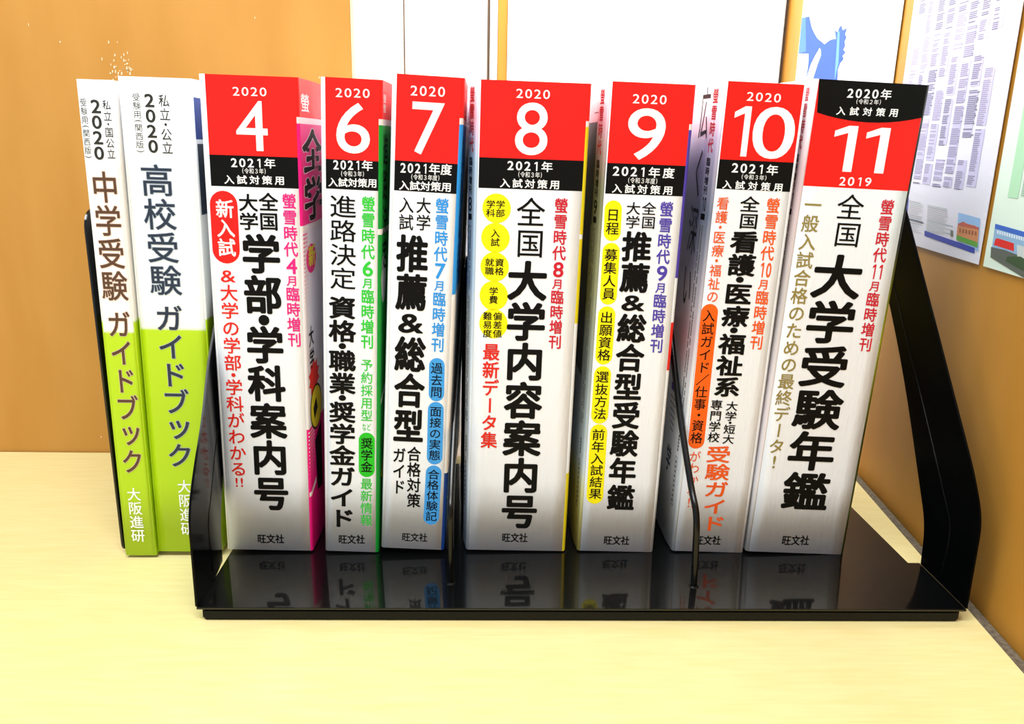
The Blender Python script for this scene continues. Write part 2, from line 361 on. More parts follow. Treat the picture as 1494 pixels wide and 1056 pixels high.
    def col(s, text, p0, p1, w, wt, c, part='spine_lettering', eps=.00016, hs=None, outline=None):
        (a0, z0), (a1, z1) = s.m(*p0), s.m(*p1)
        (b0, _), (b1, _) = s.m(p0[0]-w/2, (p0[1]+p1[1])/2), s.m(p0[0]+w/2, (p0[1]+p1[1])/2); wm = abs(b1-b0)
        toks = text if isinstance(text, list) else list(text)
        D = {'・': .5, '（': .55, '）': .55, '(': .55, ')': .55, '&': .85, '/': .8}
        if hs: D.update(hs)
        H = [D.get(k, 1) for k in toks]; T = sum(H); u = 0
        for k, hh in zip(toks, H):
            f0 = (u+hh/2)/T; a = a0+(a1-a0)*f0; z = z0+(z1-z0)*f0; cell = (z0-z1)/T
            h = cell*.98; u += hh
            for part_, cc, wt_, ep in (([(part, outline[0], wt+outline[1], eps-.00004)] if outline else []) + [(part, c, wt, eps)]):
                if len(k) > 1:
                    n = len(k)
                    for j, chh in enumerate(k): s.put(chh, a+(j-(n-1)/2)*wm*((.98 if chh != '!' else .6)/n), z, wm*.74/n if chh not in '1!' else wm*(.42 if chh == '1' else .24)/n*1.1, cell*hh*.82, wt_, part_, cc, ep, fit=True)
                elif k in '0123456789': s.put(k, a, z, wm*(.76 if k != '1' else .4), cell*hh*.86, wt_, part_, cc, ep, fit=True)
                elif k == '&': s.put(k, a, z, wm*.8, cell*hh*.78, wt_*.6, part_, cc, ep, fit=True)
                elif k == '!': s.put(k, a, z, wm*.16, cell*hh*.8, wt_, part_, cc, ep, fit=True)
                elif k in 'ー（）()': s.put(k, a, z, wm, h if k == 'ー' else h*.9, wt_, part_, cc, ep, rot=True)
                elif k == '月': s.put(k, a, z, wm*.8, h*min(hh, 1), wt_, part_, cc, ep)
                elif k in 'ッ': s.put(k, a+wm*.05, z+h*.1, wm*1.05, h*1.05, wt_, part_, cc, ep)
                else: s.put(k, a, z, wm, h, wt_, part_, cc, ep)
    def row(s, text, x0, x1, y0, y1, wt, c, part='spine_lettering', eps=.00016, slope=0.0):
        """text set horizontally between two pixel columns, its box from y0 to y1 at the left"""
        n = len(text); Hs = [(.62 if k in '0123456789' else (.5 if k in '()' else 1)) for k in text]; T = sum(Hs); u = 0
        for k, hh in zip(text, Hs):
            fx = (u+hh/2)/T; u += hh; px = x0+(x1-x0)*fx; dy = slope*(px-(x0+x1)/2)
            a, z = s.m(px, (y0+y1)/2+dy); _, za = s.m(px, y0+dy); _, zb = s.m(px, y1+dy); aw = abs(s.m(px+1, (y0+y1)/2)[0]-s.m(px, (y0+y1)/2)[0])*(x1-x0)/T
            h = za-zb
            if k in '0123456789': s.put(k, a, z, aw*hh*(.74 if k != '1' else .36), h*.86, wt, part, c, eps, fit=True)
            elif k in '()': s.put(k, a, z, aw*hh*.45, h, wt, part, c, eps, fit=True)
            else: s.put(k, a, z, min(aw, h*1.18), h*1.04, wt, part, c, eps)
    def big(s, ch, x0, x1, y0, y1, wt, c='white', part='number'):
        a0, z0 = s.m(x0, y0); a1, z1 = s.m(x1, y1); am, zm = s.m((x0+x1)/2, (y0+y1)/2)
        s.put(ch, am, zm, abs(a1-a0), z0-z1, wt, part, c, .00016, fit=True)
        V, F = s.layers.pop((part, c)); mesh_obj(part, V, F, print_mat(c), s.root)
    def rect(s, a0, a1, z0, z1, c, part, eps=.00006, n=6):
        V = []; F = []
        for z in (z0, z1): V += [(a0+(a1-a0)*k/n, z) for k in range(n+1)]
        for k in range(n): F.append((k, k+1, n+2+k, n+1+k))
        s.add(part, c, V, F, eps)
    inset = .0006
    def band(s, ya, yb, xa, c, part='title_band'):
        z1 = s.m(xa, ya)[1] if ya is not None else s.H; z0 = s.m(xa, yb)[1]
        s.rect(-s.w/2+s.inset, s.w/2, z0, z1, c, part)
    def pill(s, p0, p1, w, c, part='badge', eps=.0001):
        """stadium between two end points (outer ends)"""
        (a0, z0), (a1, z1) = s.m(*p0), s.m(*p1); ym = (p0[1]+p1[1])/2
        r = abs(s.m(p0[0]+w/2, ym)[0]-s.m(p0[0]-w/2, ym)[0])/2; V = []
        c0, c1 = Vector((a0, z0)), Vector((a1, z1)); d = (c1-c0).normalized(); c0 += d*r; c1 -= d*r; nrm = Vector((-d.y, d.x))
        for k in range(13): t = math.pi*k/12; V.append(c0+nrm*r*math.cos(t)*1-d*r*math.sin(t))
        for k in range(13): t = math.pi*k/12; V.append(c1-nrm*r*math.cos(t)+d*r*math.sin(t))
        s.solo(part, c, [tuple(v) for v in V], eps)
    def ellipse(s, cx, cy, w, h, c, part='badge', eps=.0001, n=28):
        V = [s.m(cx+w/2*math.cos(2*math.pi*k/n), cy-h/2*math.sin(2*math.pi*k/n)) for k in range(n)]
        s.solo(part, c, V, eps)
    def solo(s, part, c, V, eps):
        mesh_obj(part, [s.P(a, min(max(z, 0), s.H), eps) for a, z in V], [tuple(range(len(V)))], print_mat(c), s.root)
    def poly(s, pts, c, part, eps=.00006, px=True):
        s.add(part, c, [s.m(*p) for p in pts] if px else pts, [tuple(range(len(pts)))], eps)
    def zy(s, y, right=True): # height on the spine edge for a pixel row
        lo, hi = 0, s.H
        a = s.w/2 if right else -s.w/2
        hi_ = np.linalg.inv(s.h)
        for _ in range(30):
            m_ = (lo+hi)/2; v = hi_ @ np.array([a, m_, 1.0]); 
            if v[1]/v[2] > y: lo = m_
            else: hi = m_
        return (lo+hi)/2
    def side(s, d0, d1, y0, y1, c, part='cover_print', right=True, eps=.00008):
        """rectangle on a cover: distance from the spine edge in metres, pixel rows"""
        e = s.w/2+1e-5; a0, a1 = (e+d0, e+d1) if right else (-e-d1, -e-d0)
        s.rect(a0, a1, s.zy(y1, right), s.zy(y0, right), c, part, eps, n=max(2, int((d1-d0)/.0008)) if d0 < .004 else 4)
    def sidepoly(s, pts, c, right=True, eps=.0001, part='cover_print'):
        if len(pts) == 4:      # follow the curved corner
            (p0, p1, p2, p3) = pts; n = 14; V = []
            for k in range(n+1):
                u = k/n; V += [(a[0]+(b_[0]-a[0])*u, a[1]+(b_[1]-a[1])*u) for a, b_ in (((p0, p3), (p1, p2)) if abs(p0[0]-p3[0]) > abs(p0[0]-p1[0]) else ((p0, p1), (p3, p2)))]
            e = s.w/2; s.add(part, c, [((e+d) if right else -(e+d), s.zy(y, right)) for d, y in V], [(2*k, 2*k+1, 2*k+3, 2*k+2) for k in range(n)], eps); return
        e = s.w/2; s.add(part, c, [((e+d) if right else -(e+d), s.zy(y, right)) for d, y in pts], [tuple(range(len(pts)))], eps)
    def sidetext(s, text, d, y0, y1, w, wt, c, right=True, eps=.00014, hs=None, outline=None):
        z0, z1 = s.zy(y0, right), s.zy(y1, right); toks = list(text); D = hs or {}
        H = [D.get(k, 1) for k in toks]; T = sum(H); u = 0; a = s.w/2+d; a = a if right else -a
        for k, hh in zip(toks, H):
            z = z0+(z1-z0)*(u+hh/2)/T; cell = (z0-z1)/T; u += hh
            if outline: s.put(k, a, z, w, cell*hh*.95, wt+.02, 'cover_lettering', outline, eps-.00004, fit=True)
            s.put(k, a, z, w, cell*hh*.95, wt, 'cover_lettering', c, eps, fit=True)
    def finish(s):
        for (part, c), (V, F) in s.layers.items():
            o = mesh_obj(part, V, F, print_mat(c), s.root)
    def header(s, xl, yr, yb, num, boxes, year, ybox, era, ebox, use, ubox, top='2020', tbox=None, slope=0.0):
        s.band(None, yr, xl, 'red'); s.band(yr, yb, xl, 'bandblack')
        s.row(top, *tbox, .006, 'white', slope=slope)
        for n, bx in zip(num, boxes): s.big(n, *bx, .005 if n != '1' else .006)
        s.row(year, *ybox, .018, 'white', slope=slope); s.row(era, *ebox, 0, 'white', slope=slope); s.row(use, *ubox, .02, 'white', slope=slope)
PUB = '旺文社'

# cover materials
def plain(c, name): return mat(name, c, .33, .5)
M_coverw = plain((238, 241, 247), 'white_cover')
M_mag = ramp_z('magenta_cover', [(0, (226, 18, 124)), (.26, (226, 18, 124)), (.27, (236, 236, 240)), (.6, (235, 228, 238)), (1, (240, 240, 244))])
M_back8 = ramp_z('pale_blue_cover', [(0, (205, 222, 240)), (.35, (222, 230, 240)), (.62, (172, 196, 220)), (.85, (176, 196, 216)), (.93, (226, 170, 184)), (1, (252, 230, 234))])
M_back9 = ramp_z('olive_grey_cover', [(0, (224, 214, 120)), (.14, (210, 212, 160)), (.2, (190, 204, 212)), (.4, (150, 160, 160)), (.6, (140, 142, 108)), (.8, (122, 124, 96)), (.93, (200, 150, 160)), (1, (250, 224, 228))])
M_back10 = ramp_z('lilac_grey_shaded_cover', [(0, (216, 222, 230)), (.4, (226, 226, 230)), (.5, (206, 194, 202)), (.75, (110, 118, 136)), (.9, (186, 172, 196)), (1, (252, 244, 246))])  # dark upper stop paints in the shade deep between the books
M_back11 = ramp_z('pinkish_cover', [(0, (224, 226, 230)), (.35, (224, 214, 218)), (.6, (200, 192, 190)), (.85, (214, 186, 190)), (1, (250, 236, 238))])
M_front11 = ramp_z('olive_black_cover', [(0, (70, 84, 12)), (.3, (40, 48, 10)), (.5, (140, 150, 20)), (.7, (24, 24, 20)), (1, (16, 16, 16))])
M_lime = ramp_z('lime_white_cover', [(0, (172, 214, 18)), (.535, (186, 224, 24)), (.54, (244, 246, 244)), (1, (250, 250, 250))])
M_limesp = ramp_z('lime_white_spine', [(0, (176, 214, 20)), (.5145, (190, 226, 24)), (.516, (249, 250, 248)), (1, (250, 250, 250))])

GRP = 'numbered guide books in the black stand'
GR2 = 'green and white guide books left of the stand'
D = .182
# ---- green guide books
g1 = Book('guide_book', 'narrow white and lime green guide book, leftmost of all the books', [(112.6, 122), (166.6, 122), (229.5, 813), (186, 815)], (-.1982, .4332, .0088, .0146, -.0039, .0176, .2605), TZ+.0010, D, M_lime, M_lime, M_limesp, fl=0, fr=0, group=GR2, r=.0008)
g1.col('私立・国公立', (157.5, 152), (166.2, 243), 13, .006, 'darkgrey')
g1.col('2020', (141.4, 151), (148.5, 246), 19, .022, 'darkgrey')
g1.col('受験用(関西版)', (123.5, 151), (132.4, 244), 10.5, .003, 'grey')
g1.col('中学受験', (154, 260), (172.5, 455), 40, .012, 'brown', outline=('tanline', .022))
g1.col('ガイドブック', (175, 467), (198, 702), 34, .016, 'brown', outline=('tanline', .020))
g1.col('大阪進研', (197, 720), (204.6, 796), 20, .012, 'white')
g1.finish()
g2 = Book('guide_book', 'wide white and lime green guide book second from the left, partly behind the end plate', [(169, 122), (280, 121.6), (320, 809), (231, 813)], (-.1711, .4356, .0131, .0146, -.0098, .0363, .2612), TZ+.0010, D, M_lime, M_lime, M_limesp, fl=0, fr=0, group=GR2, r=.0008)
g2.col('私立・公立', (238, 147), (245, 240), 17, .006, 'darkgrey')
g2.col('2020', (216, 146), (224, 240), 19, .022, 'darkgrey')
g2.col('受験用(関西版)', (196.6, 147), (204.6, 240), 12.5, .003, 'grey')
g2.col('高校受験', (226.7, 254), (243.5, 452), 49, .010, 'navy', outline=('paleblue', .022))
g2.col('ガイドブック', (245, 463), (264, 697), 40, .016, 'navy', outline=('lightgrey', .020))
g2.col('大阪進研', (267.5, 712), (273.5, 789), 20, .012, 'white')
g2.side(.0015, .04, 150, 215, 'deepblue'); g2.side(.003, .04, 222, 330, 'navy')
g2.finish()
# ---- 4
b = Book('guide_book', 'thick white guide book with a red panel numbered 4 and a pink side cover', [(289, 113), (436, 115), (456, 806), (332, 804)], (-.1220, .4260, .0148, -.0002, -.0061, .0484, .2560), 0, D, M_coverw, M_mag, group=GRP, fl=0, r=.0014)
b.inset = .0017; b.header(298, 232, 278, '4', [(343, 392.5, 151.5, 226)], '2021年', (335.7, 404, 236, 251), '(令和３年)', (353, 389, 251, 259.5), '入試対策用', (325.5, 418, 261.8, 275), tbox=(338, 391, 130.6, 145.4))
b.pill((325.5, 285), (331.4, 391.5), 40, 'red'); b.col('新入試', (327.5, 297), (332, 382), 27, .02, 'white', part='badge_lettering')
b.col('大学', (362, 288), (364, 343), 29, .022, 'black'); b.col('全国', (391.8, 286), (393, 343), 29, .022, 'black')
b.col('学部・学科案内号', (380, 346.5), (397, 749), 55, .039, 'black', hs={'・': .27})
b.col(['&', '大', '学', 'の', '学', '部', '・', '学', '科', 'が', 'わ', 'か', 'る', '!!'], (332.5, 399), (350, 716), 26, .014, 'red2', hs={'・': .45, '!!': .7})
b.col('螢雪時代4月臨時増刊', (422, 286.5), (430.5, 512), 21, .021, 'pink', hs={'4': 1.15, '月': .72})
b.row(PUB, 375.5, 414.5, 782.5, 795.5, .024, 'black')
b.side(0, .06, 100, 174, 'red', 'cover_print'); b.side(.0, .06, 175, 183, 'white2'); b.side(0, .06, 183.5, 335, 'magenta'); b.side(0, .06, 335.5, 343, 'white2')
b.sidetext('螢', .013, 136, 167, .018, .012, 'white2', hs=None)
b.sidetext('全学', .027, 188, 334, .044, .04, 'bandblack', outline='white2')
b.sidepoly([(.017+.012*math.cos(t*.2618), 388-24*math.sin(t*.2618)) for t in range(24)], 'white2'); b.sidepoly([(.017+.011*math.cos(t*.2618), 388-22*math.sin(t*.2618)) for t in range(24)], 'magenta', eps=.00012)
b.sidetext('新', .0185, 366, 402, .016, .03, 'yellow2', eps=.0002)
for r in range(18):
    for k in range(5): d = .0015+k*.0018; y = 347+r*6.2; b.sidepoly([(d, y), (d+.0010*(1-r/22), y), (d+.001*(1-r/22), y+3*(1-r/22)), (d, y+3*(1-r/22))], 'magenta')
b.sidetext('大学', .012, 486, 552, .011, .02, 'bandblack')
b.sidepoly([(.016+(.013 if t % 2 else .009)*math.cos(t*.3142), 566-(28 if t % 2 else 20)*math.sin(t*.3142)) for t in range(20)], 'red2', eps=.0001)
b.sidepoly([(.019+.014*math.cos(t*.2618), 612-33*math.sin(t*.2618)) for t in range(24)], 'bandblack', eps=.00012); b.sidepoly([(.019+.0125*math.cos(t*.2618), 612-30*math.sin(t*.2618)) for t in range(24)], 'yellow2', eps=.00016)
b.sidepoly([(.012, 610), (.019, 598), (.022, 616), (.014, 628)], 'bandblack', eps=.0002)
b.side(0, .06, 632, 900, 'magenta', eps=.00006)
for r in range(14):
    for k in range(8): d = .001+k*.0016; y = 636+r*5.5; q = 1-r/16; b.sidepoly([(d, y), (d+.0008*q, y), (d+.0008*q, y+2.4*q), (d, y+2.4*q)], 'white2')
b.sidepoly([(.0005, 723), (.0005, 729), (.014, 720), (.014, 712)], 'white2', eps=.00016)
b.sidepoly([(.014, 660), (.03, 640), (.03, 740), (.017, 735)], 'bandblack', eps=.00014)
b.finish()
# ---- 6
b = Book('guide_book', 'slim white guide book with a red panel numbered 6 and green lettering', [(472.6, 115), (553, 118), (548, 807), (478.7, 805)], (-.0756, .4255, .0304, 0, -.0032, .0269, .2562), 0, D, M_coverw, M_coverw, group=GRP)
b.header(477, 234, 277, '6', [(490.8, 539.8, 151.5, 226.8)], '2021年', (485, 544.5, 235, 250.5), '(令和３年)', (497, 532, 251, 259.5), '入試対策用', (479, 550.5, 261.5, 274.6), tbox=(488, 541, 130.4, 145.4), slope=.012)
b.col('進路決定', (500.5, 285), (500.5, 424.5), 40, .006, 'black')
b.col('資格・職業・奨学金ガイド', (499.5, 433), (499.5, 772), 39, .034, 'black', hs={'・': .3})
b.col('螢雪時代6月臨時増刊', (537.5, 287), (535.8, 510), 20, .021, 'green', hs={'6': 1.15, '月': .72})
b.col('予約採用型', (535.3, 524), (535, 616), 18, .010, 'green'); b.row('など', 528, 541.5, 618, 629.5, .006, 'green')
b.pill((535.2, 632), (535, 697), 23.5, 'pillgreen'); b.col('奨学金', (535.2, 639), (535, 690.5), 18, .014, 'black', part='badge_lettering')
b.col('最新情報', (534.8, 698), (534.4, 768.5), 18, .010, 'green')
b.row(PUB, 493.5, 532.5, 781.5, 794.8, .024, 'black')
b.side(0, .06, 100, 175, 'red'); b.side(0, .06, 175.5, 183.5, 'white2'); b.side(0, .06, 184, 335, 'deepgreen'); b.side(0, .06, 335.5, 343, 'white2'); b.side(0, .06, 343.5, 900, 'deepgreen')
b.sidetext('螢雪', .008, 137, 166, .01, .01, 'white2'); b.sidetext('進路決定', .012, 192, 400, .014, .02, 'bandblack')
b.sidepoly([(.010+.008*math.cos(t*.2618), 410-36*math.sin(t*.2618)) for t in range(24)], 'lightgrey', eps=.00012)
b.sidepoly([(.004, 586), (.004, 594), (.02, 580), (.02, 572)], 'white2', eps=.00012); b.sidepoly([(.006, 700), (.012, 690), (.02, 660), (.02, 720)], 'yellow2', eps=.00012)
b.finish()
# ---- 7
b = Book('guide_book', 'white guide book with a red panel numbered 7 and blue badges', [(579, 118), (672, 121), (645, 808), (559, 806)], (-.0409, .4246, .0415, 0, -.0149, .0323, .2561), 0, D, M_coverw, M_coverw, fr=0, fan=(0, .0030), group=GRP)
b.header(576, 237, 279, '7', [(603, 646, 155.5, 229)], '2021年度', (584, 659.5, 240, 255.5), '(令和３年度)', (600, 642, 255.8, 264), '入試対策用', (583, 659, 265.4, 278.6), tbox=(598.5, 650.5, 133, 148.6), slope=.012)
b.col('入試', (594, 287), (593, 335.5), 22, .010, 'black'); b.col('大学', (618.8, 287), (618, 335.5), 22, .010, 'black')
b.col('推薦&総合型', (603, 340), (595.4, 646), 46, .039, 'black', hs={'&': .66})
b.col('合格対策', (604.3, 650), (603.6, 744), 21, .022, 'black'); b.col('ガイド', (582.2, 652), (581.5, 724), 20, .022, 'black')
b.col('螢雪時代7月臨時増刊', (645.7, 287.5), (639, 509.5), 20, .019, 'blue', hs={'7': 1.15, '月': .72})
b.pill((638.3, 518), (637.4, 582), 23, 'pillblue'); b.col('過去問', (638.2, 524), (637.3, 577), 18, .010, 'black', part='badge_lettering')
b.pill((637, 583), (634.8, 677), 23.5, 'pillblue'); b.col('面接の実態', (636.8, 589), (634.8, 671), 18, .010, 'black', part='badge_lettering')
b.pill((634.3, 678.5), (629.5, 769), 23.5, 'pillblue'); b.col('合格体験記', (634, 684), (629.7, 764), 18, .010, 'black', part='badge_lettering')
b.row(PUB, 585.5, 624.5, 782.5, 796, .016, 'black', slope=.01)
b.side(0, .06, 100, 176, 'red'); b.side(0, .06, 176.5, 184.5, 'white2'); b.side(0, .06, 185, 425, 'blue'); b.sidepoly([(.0, 428), (.0, 425), (.02, 415), (.02, 420)], 'white2'); b.side(0, .06, 432, 690, 'white2'); b.side(0, .06, 690, 900, 'deepblue')
b.sidetext('推薦総合', .01, 196, 400, .012, .02, 'bandblack'); b.sidepoly([(.002, 725), (.008, 735), (.02, 745), (.02, 752)], 'yellow2', eps=.00012)
b.finish()
# ---- 8
b = Book('guide_book', 'thickest white guide book with a red panel numbered 8 and round yellow badges', [(701, 121), (858, 122), (820, 805), (683, 804)], (.0179, .4276, .0155, .006, -.0038, .0538, .2566), 0, D, M_back8, M_coverw, fl=.0034, fan=(0, .0030), group=GRP)
b.header(699, 232.5, 276.6, '8', [(753.8, 797.8, 152, 228)], '2021年', (739, 808, 236, 251), '(令和３年)', (755.5, 791.5, 251.5, 260), '入試対策用', (728, 818.5, 262.2, 275.4), tbox=(752, 804, 132, 147), slope=.008)
for (cx, cy, colsx, ya, yb) in ((724.8, 305.5, (('学科', 716.5), ('学部', 730.6)), 293.5, 318.5), (723, 348, (('入試', 723),), 335, 361), (721.8, 390, (('就職', 714.6), ('資格', 729)), 377.5, 402.5), (720.4, 431.8, (('学費', 720.4),), 419, 444), (719.8, 472.5, (('難易度', 711.5), ('偏差値', 726)), 455.5, 493)):
    b.ellipse(cx, cy, 41.5, 43, 'yellow')
    for tx_, xx in colsx: b.col(tx_, (xx, ya), (xx-.6, yb), 13.6, .016, 'black', part='badge_lettering')
b.col('最新データ集', (717, 500.5), (712.5, 655), 25, .022, 'red2')
b.col('全国', (775, 287), (773, 377), 43, .006, 'black')
b.col('大学内容案内号', (770.5, 379), (756.4, 773), 57, .039, 'black')
b.col('螢雪時代8月臨時増刊', (819.4, 287.5), (809.4, 508), 20, .021, 'crimson', hs={'8': 1.15, '月': .72})
b.row(PUB, 731.5, 769.5, 779, 792.5, .024, 'black')
b.side(0, .06, 100, 176, 'red'); b.side(0, .06, 176.5, 184, 'white2'); b.side(0, .06, 184.5, 340, 'yellow2'); b.side(0, .06, 347, 470, 'yellow2', eps=.00005); b.side(0, .06, 690, 900, 'yellow2')
def back_print(b, num, y0, tint='dustred', dx=0):
    b.sidetext('螢雪時代', .0088+dx, y0+8, y0+106, .0062, .02, tint, right=False)
    b.sidetext('臨時増刊', .0092+dx, y0+111, y0+167, .0044, .016, 'bandblack', right=False)
    if len(num) == 1: b.sidetext(num, .0092+dx, y0+170, y0+192, .0046, .01, 'bandblack', right=False)
    else:
        for k, ch in enumerate(num): b.sidetext(ch, (.0104 if k == 0 else .0078)+dx, y0+170, y0+192, .0012 if ch == '1' else .0022, .006, 'bandblack', right=False)
    b.side(.0068+dx, .0116+dx, y0+195, y0+204, 'bandblack', 'cover_print', right=False)
    random.seed(len(num)+int(y0))
    for d in (.0076+dx, .0102+dx):
        y = y0+212
        while y < y0+500:
            l = random.uniform(2, 5)
            if random.random() < .86: b.side(d, d+.0011, y, y+l*.8, 'grey', 'cover_print', right=False)
            y += l
    for k in range(5): b.side(.0082+dx, .0096+dx, y0+522+k*5, y0+525.6+k*5, 'darkgrey', 'cover_print', right=False)
    for (a, c, p, q) in ((.0076, .0079, 555, 625), (.0114, .0117, 555, 625), (.0076, .0117, 555, 555.8), (.0076, .0117, 624, 625)): b.side(a+dx, c+dx, y0+p, y0+q, 'darkgrey', 'cover_print', right=False)
    for k in range(9): b.side(.0088+dx, .0104+dx, y0+560+k*7, y0+564.6+k*7, 'grey', 'cover_print', right=False)
back_print(b, '8', 121)
b.finish()
# ---- 9
b = Book('guide_book', 'white guide book with a red panel numbered 9 and long yellow badges', [(893, 120.5), (1010.5, 123), (949, 805), (845, 804.5)], (.0757, .4280, .0192, .0013, -.0008, .0408, .2577), 0, D, M_back9, M_coverw, fl=.0020, group=GRP)
b.header(886, 236.5, 280.5, '9', [(918.8, 967.4, 157.5, 232)], '2021年度', (893, 986, 241, 256.4), '(令和３年度)', (916, 960, 256.8, 265.4), '入試対策用', (891.5, 984, 266.9, 280), tbox=(922, 974, 137.5, 152.5), slope=.018)
for p0, p1, tx_, t0, t1 in (((895.8, 290), (893, 348.5), '日程', (895.4, 301), (893.4, 340)), ((892.8, 351), (887, 440.5), '募集人員', (892.3, 359), (887.7, 434)), ((886.4, 443), (880, 528), '出願資格', (886, 450), (880.6, 523)), ((880, 530.5), (873.8, 615), '選抜方法', (879.4, 537), (874.6, 609.5)), ((874, 616), (866.5, 734), '前年入試結果', (873.4, 622.5), (867.4, 727.5))):
    b.pill(p0, p1, 25, 'yellow'); b.col(tx_, t0, t1, 19.5, .012, 'black', part='badge_lettering')
b.col('大学', (925, 291), (923, 330.5), 21.5, .010, 'black'); b.col('全国', (947.5, 291), (946, 330.5), 21.5, .010, 'black')
b.col('推薦&総合型受験年鑑', (931, 333), (904.5, 744), 42, .039, 'black', hs={'&': .66})
b.col('螢雪時代9月臨時増刊', (973.6, 289.5), (957.6, 510), 20, .021, 'indigo', hs={'9': 1.15, '月': .72})
b.row(PUB, 880, 918.5, 781.5, 795, .024, 'black')
b.side(0, .06, 100, 179, 'red'); b.side(0, .06, 179.5, 187, 'white2'); b.side(0, .06, 187.5, 400, 'indigo'); b.side(0, .06, 465, 535, 'red2')
back_print(b, '9', 121)
b.side(.016, .06, 178, 330, 'darkolive', right=False); b.side(.020, .06, 330, 560, 'darkolive', right=False, eps=.00007); b.side(.014, .03, 163, 164.5, 'grey', right=False)
b.finish()
# ---- 10
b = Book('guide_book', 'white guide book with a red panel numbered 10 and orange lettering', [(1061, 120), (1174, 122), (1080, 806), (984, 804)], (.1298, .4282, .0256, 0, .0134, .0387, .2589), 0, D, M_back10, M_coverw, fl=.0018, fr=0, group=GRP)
b.header(1050, 234, 277, '10', [(1073.5, 1088.5, 156, 229.5), (1103, 1154.5, 155.5, 232.4)], '2021年', (1066, 1137, 239, 254.7), '(令和３年)', (1081, 1119, 255, 263), '入試対策用', (1051.5, 1145, 265.2, 277.8), tbox=(1088, 1141, 134.8, 149.6), slope=.03)
b.col('看護・医療・福祉の', (1055.8, 288), (1038.3, 443), 18.5, .010, 'orange')
b.pill((1036.3, 444.5), (1014.5, 655), 24, 'orange2'); b.col('入試ガイド／仕事・資格', (1035.4, 452), (1015, 648), 18.5, .010, 'black', part='badge_lettering', hs={'・': .75, '／': .95})
b.col(['が', 'わ', 'か', 'る', '!!'], (1014.5, 658), (1006.5, 742), 17, .008, 'orange')
b.col('全国', (1094.6, 286), (1091.5, 335), 29, .016, 'black')
b.col('看護・医療・福祉系', (1087.8, 336.5), (1058.8, 580), 40, .038, 'black', hs={'・': .27})
b.col('大学・短大', (1068.5, 585), (1061.6, 648), 17.5, .018, 'black', hs={'・': .3}); b.col('専門学校', (1046, 583), (1040.3, 646), 18, .018, 'black')
b.col('受験ガイド', (1049, 650), (1040, 776), 36, .022, 'orange')
b.col(['螢', '雪', '時', '代', '10', '月', '臨', '時', '増', '刊'], (1129.5, 287.5), (1102.4, 510), 20, .019, 'orange', hs={'10': 1.15, '月': .72})
b.row(PUB, 1013, 1051.5, 781.5, 795, .024, 'black')
back_print(b, '10', 121)
b.sidetext('広く深い', .024, 118, 470, .020, 0, 'bandblack', right=False)
b.side(.022, .036, 585, 596, 'indigo', right=False)
for k in range(6): b.side(.022, .036-.001*k, 604+k*9, 606.4+k*9, 'midgrey', right=False)
b.sidetext('学', .026, 672, 715, .012, .02, 'navy', right=False)
b.finish()
# ---- 11
b = Book('guide_book', 'thick white guide book with a black and red panel numbered 11, rightmost in the stand', [(1194, 115), (1354, 124.5), (1225, 809.5), (1094, 804)], (.1805, .4265, .0330, -.0016, .0158, .0543, .2599), 0, D, M_back11, M_front11, fl=.0005, group=GRP)
zb = b.m(1172, 275.5)[1]; b.rect(-b.w/2, b.w/2, zb, b.H, 'red', 'title_band')
b.poly([(1194, 115), (1190.7, 166)] + [(1190.7+(1343.6-1190.7)*k/10, 166+8*k/10+11*(1-((k-5)/5)**2)) for k in range(1, 10)] + [(1345.5, 174), (1354, 124.5)], 'bandblack', 'title_band', eps=.0001)
b.row('2020年', 1234, 1303, 129.8, 145.8, .018, 'white', slope=.035); b.row('(令和２年)', 1248, 1286, 145.8, 154, 0, 'white', slope=.035); b.row('入試対策用', 1216.5, 1314, 158.3, 171.3, .02, 'white', slope=.035)
b.big('1', 1219, 1241, 185, 255.5, .012); b.big('1', 1266, 1288, 188, 258, .012)
b.row('2019', 1222, 1272, 262, 277, .012, 'white', slope=.03)
b.col('一般入試合格のための最終データ!', (1187, 290), (1128, 689), 25, .012, 'gold')
b.col('全国', (1242, 287), (1233.5, 368), 41, .004, 'black')
b.col('大学受験年鑑', (1225.5, 376), (1171, 748), 71, .034, 'black')
b.col(['螢', '雪', '時', '代', '11', '月', '臨', '時', '増', '刊'], (1296, 295.5), (1259.6, 520), 20, .019, 'crimson', hs={'11': 1.15, '月': .72})
b.row(PUB, 1141, 1180.5, 782, 796, .024, 'black')
back_print(b, '11', 117)
b.finish()

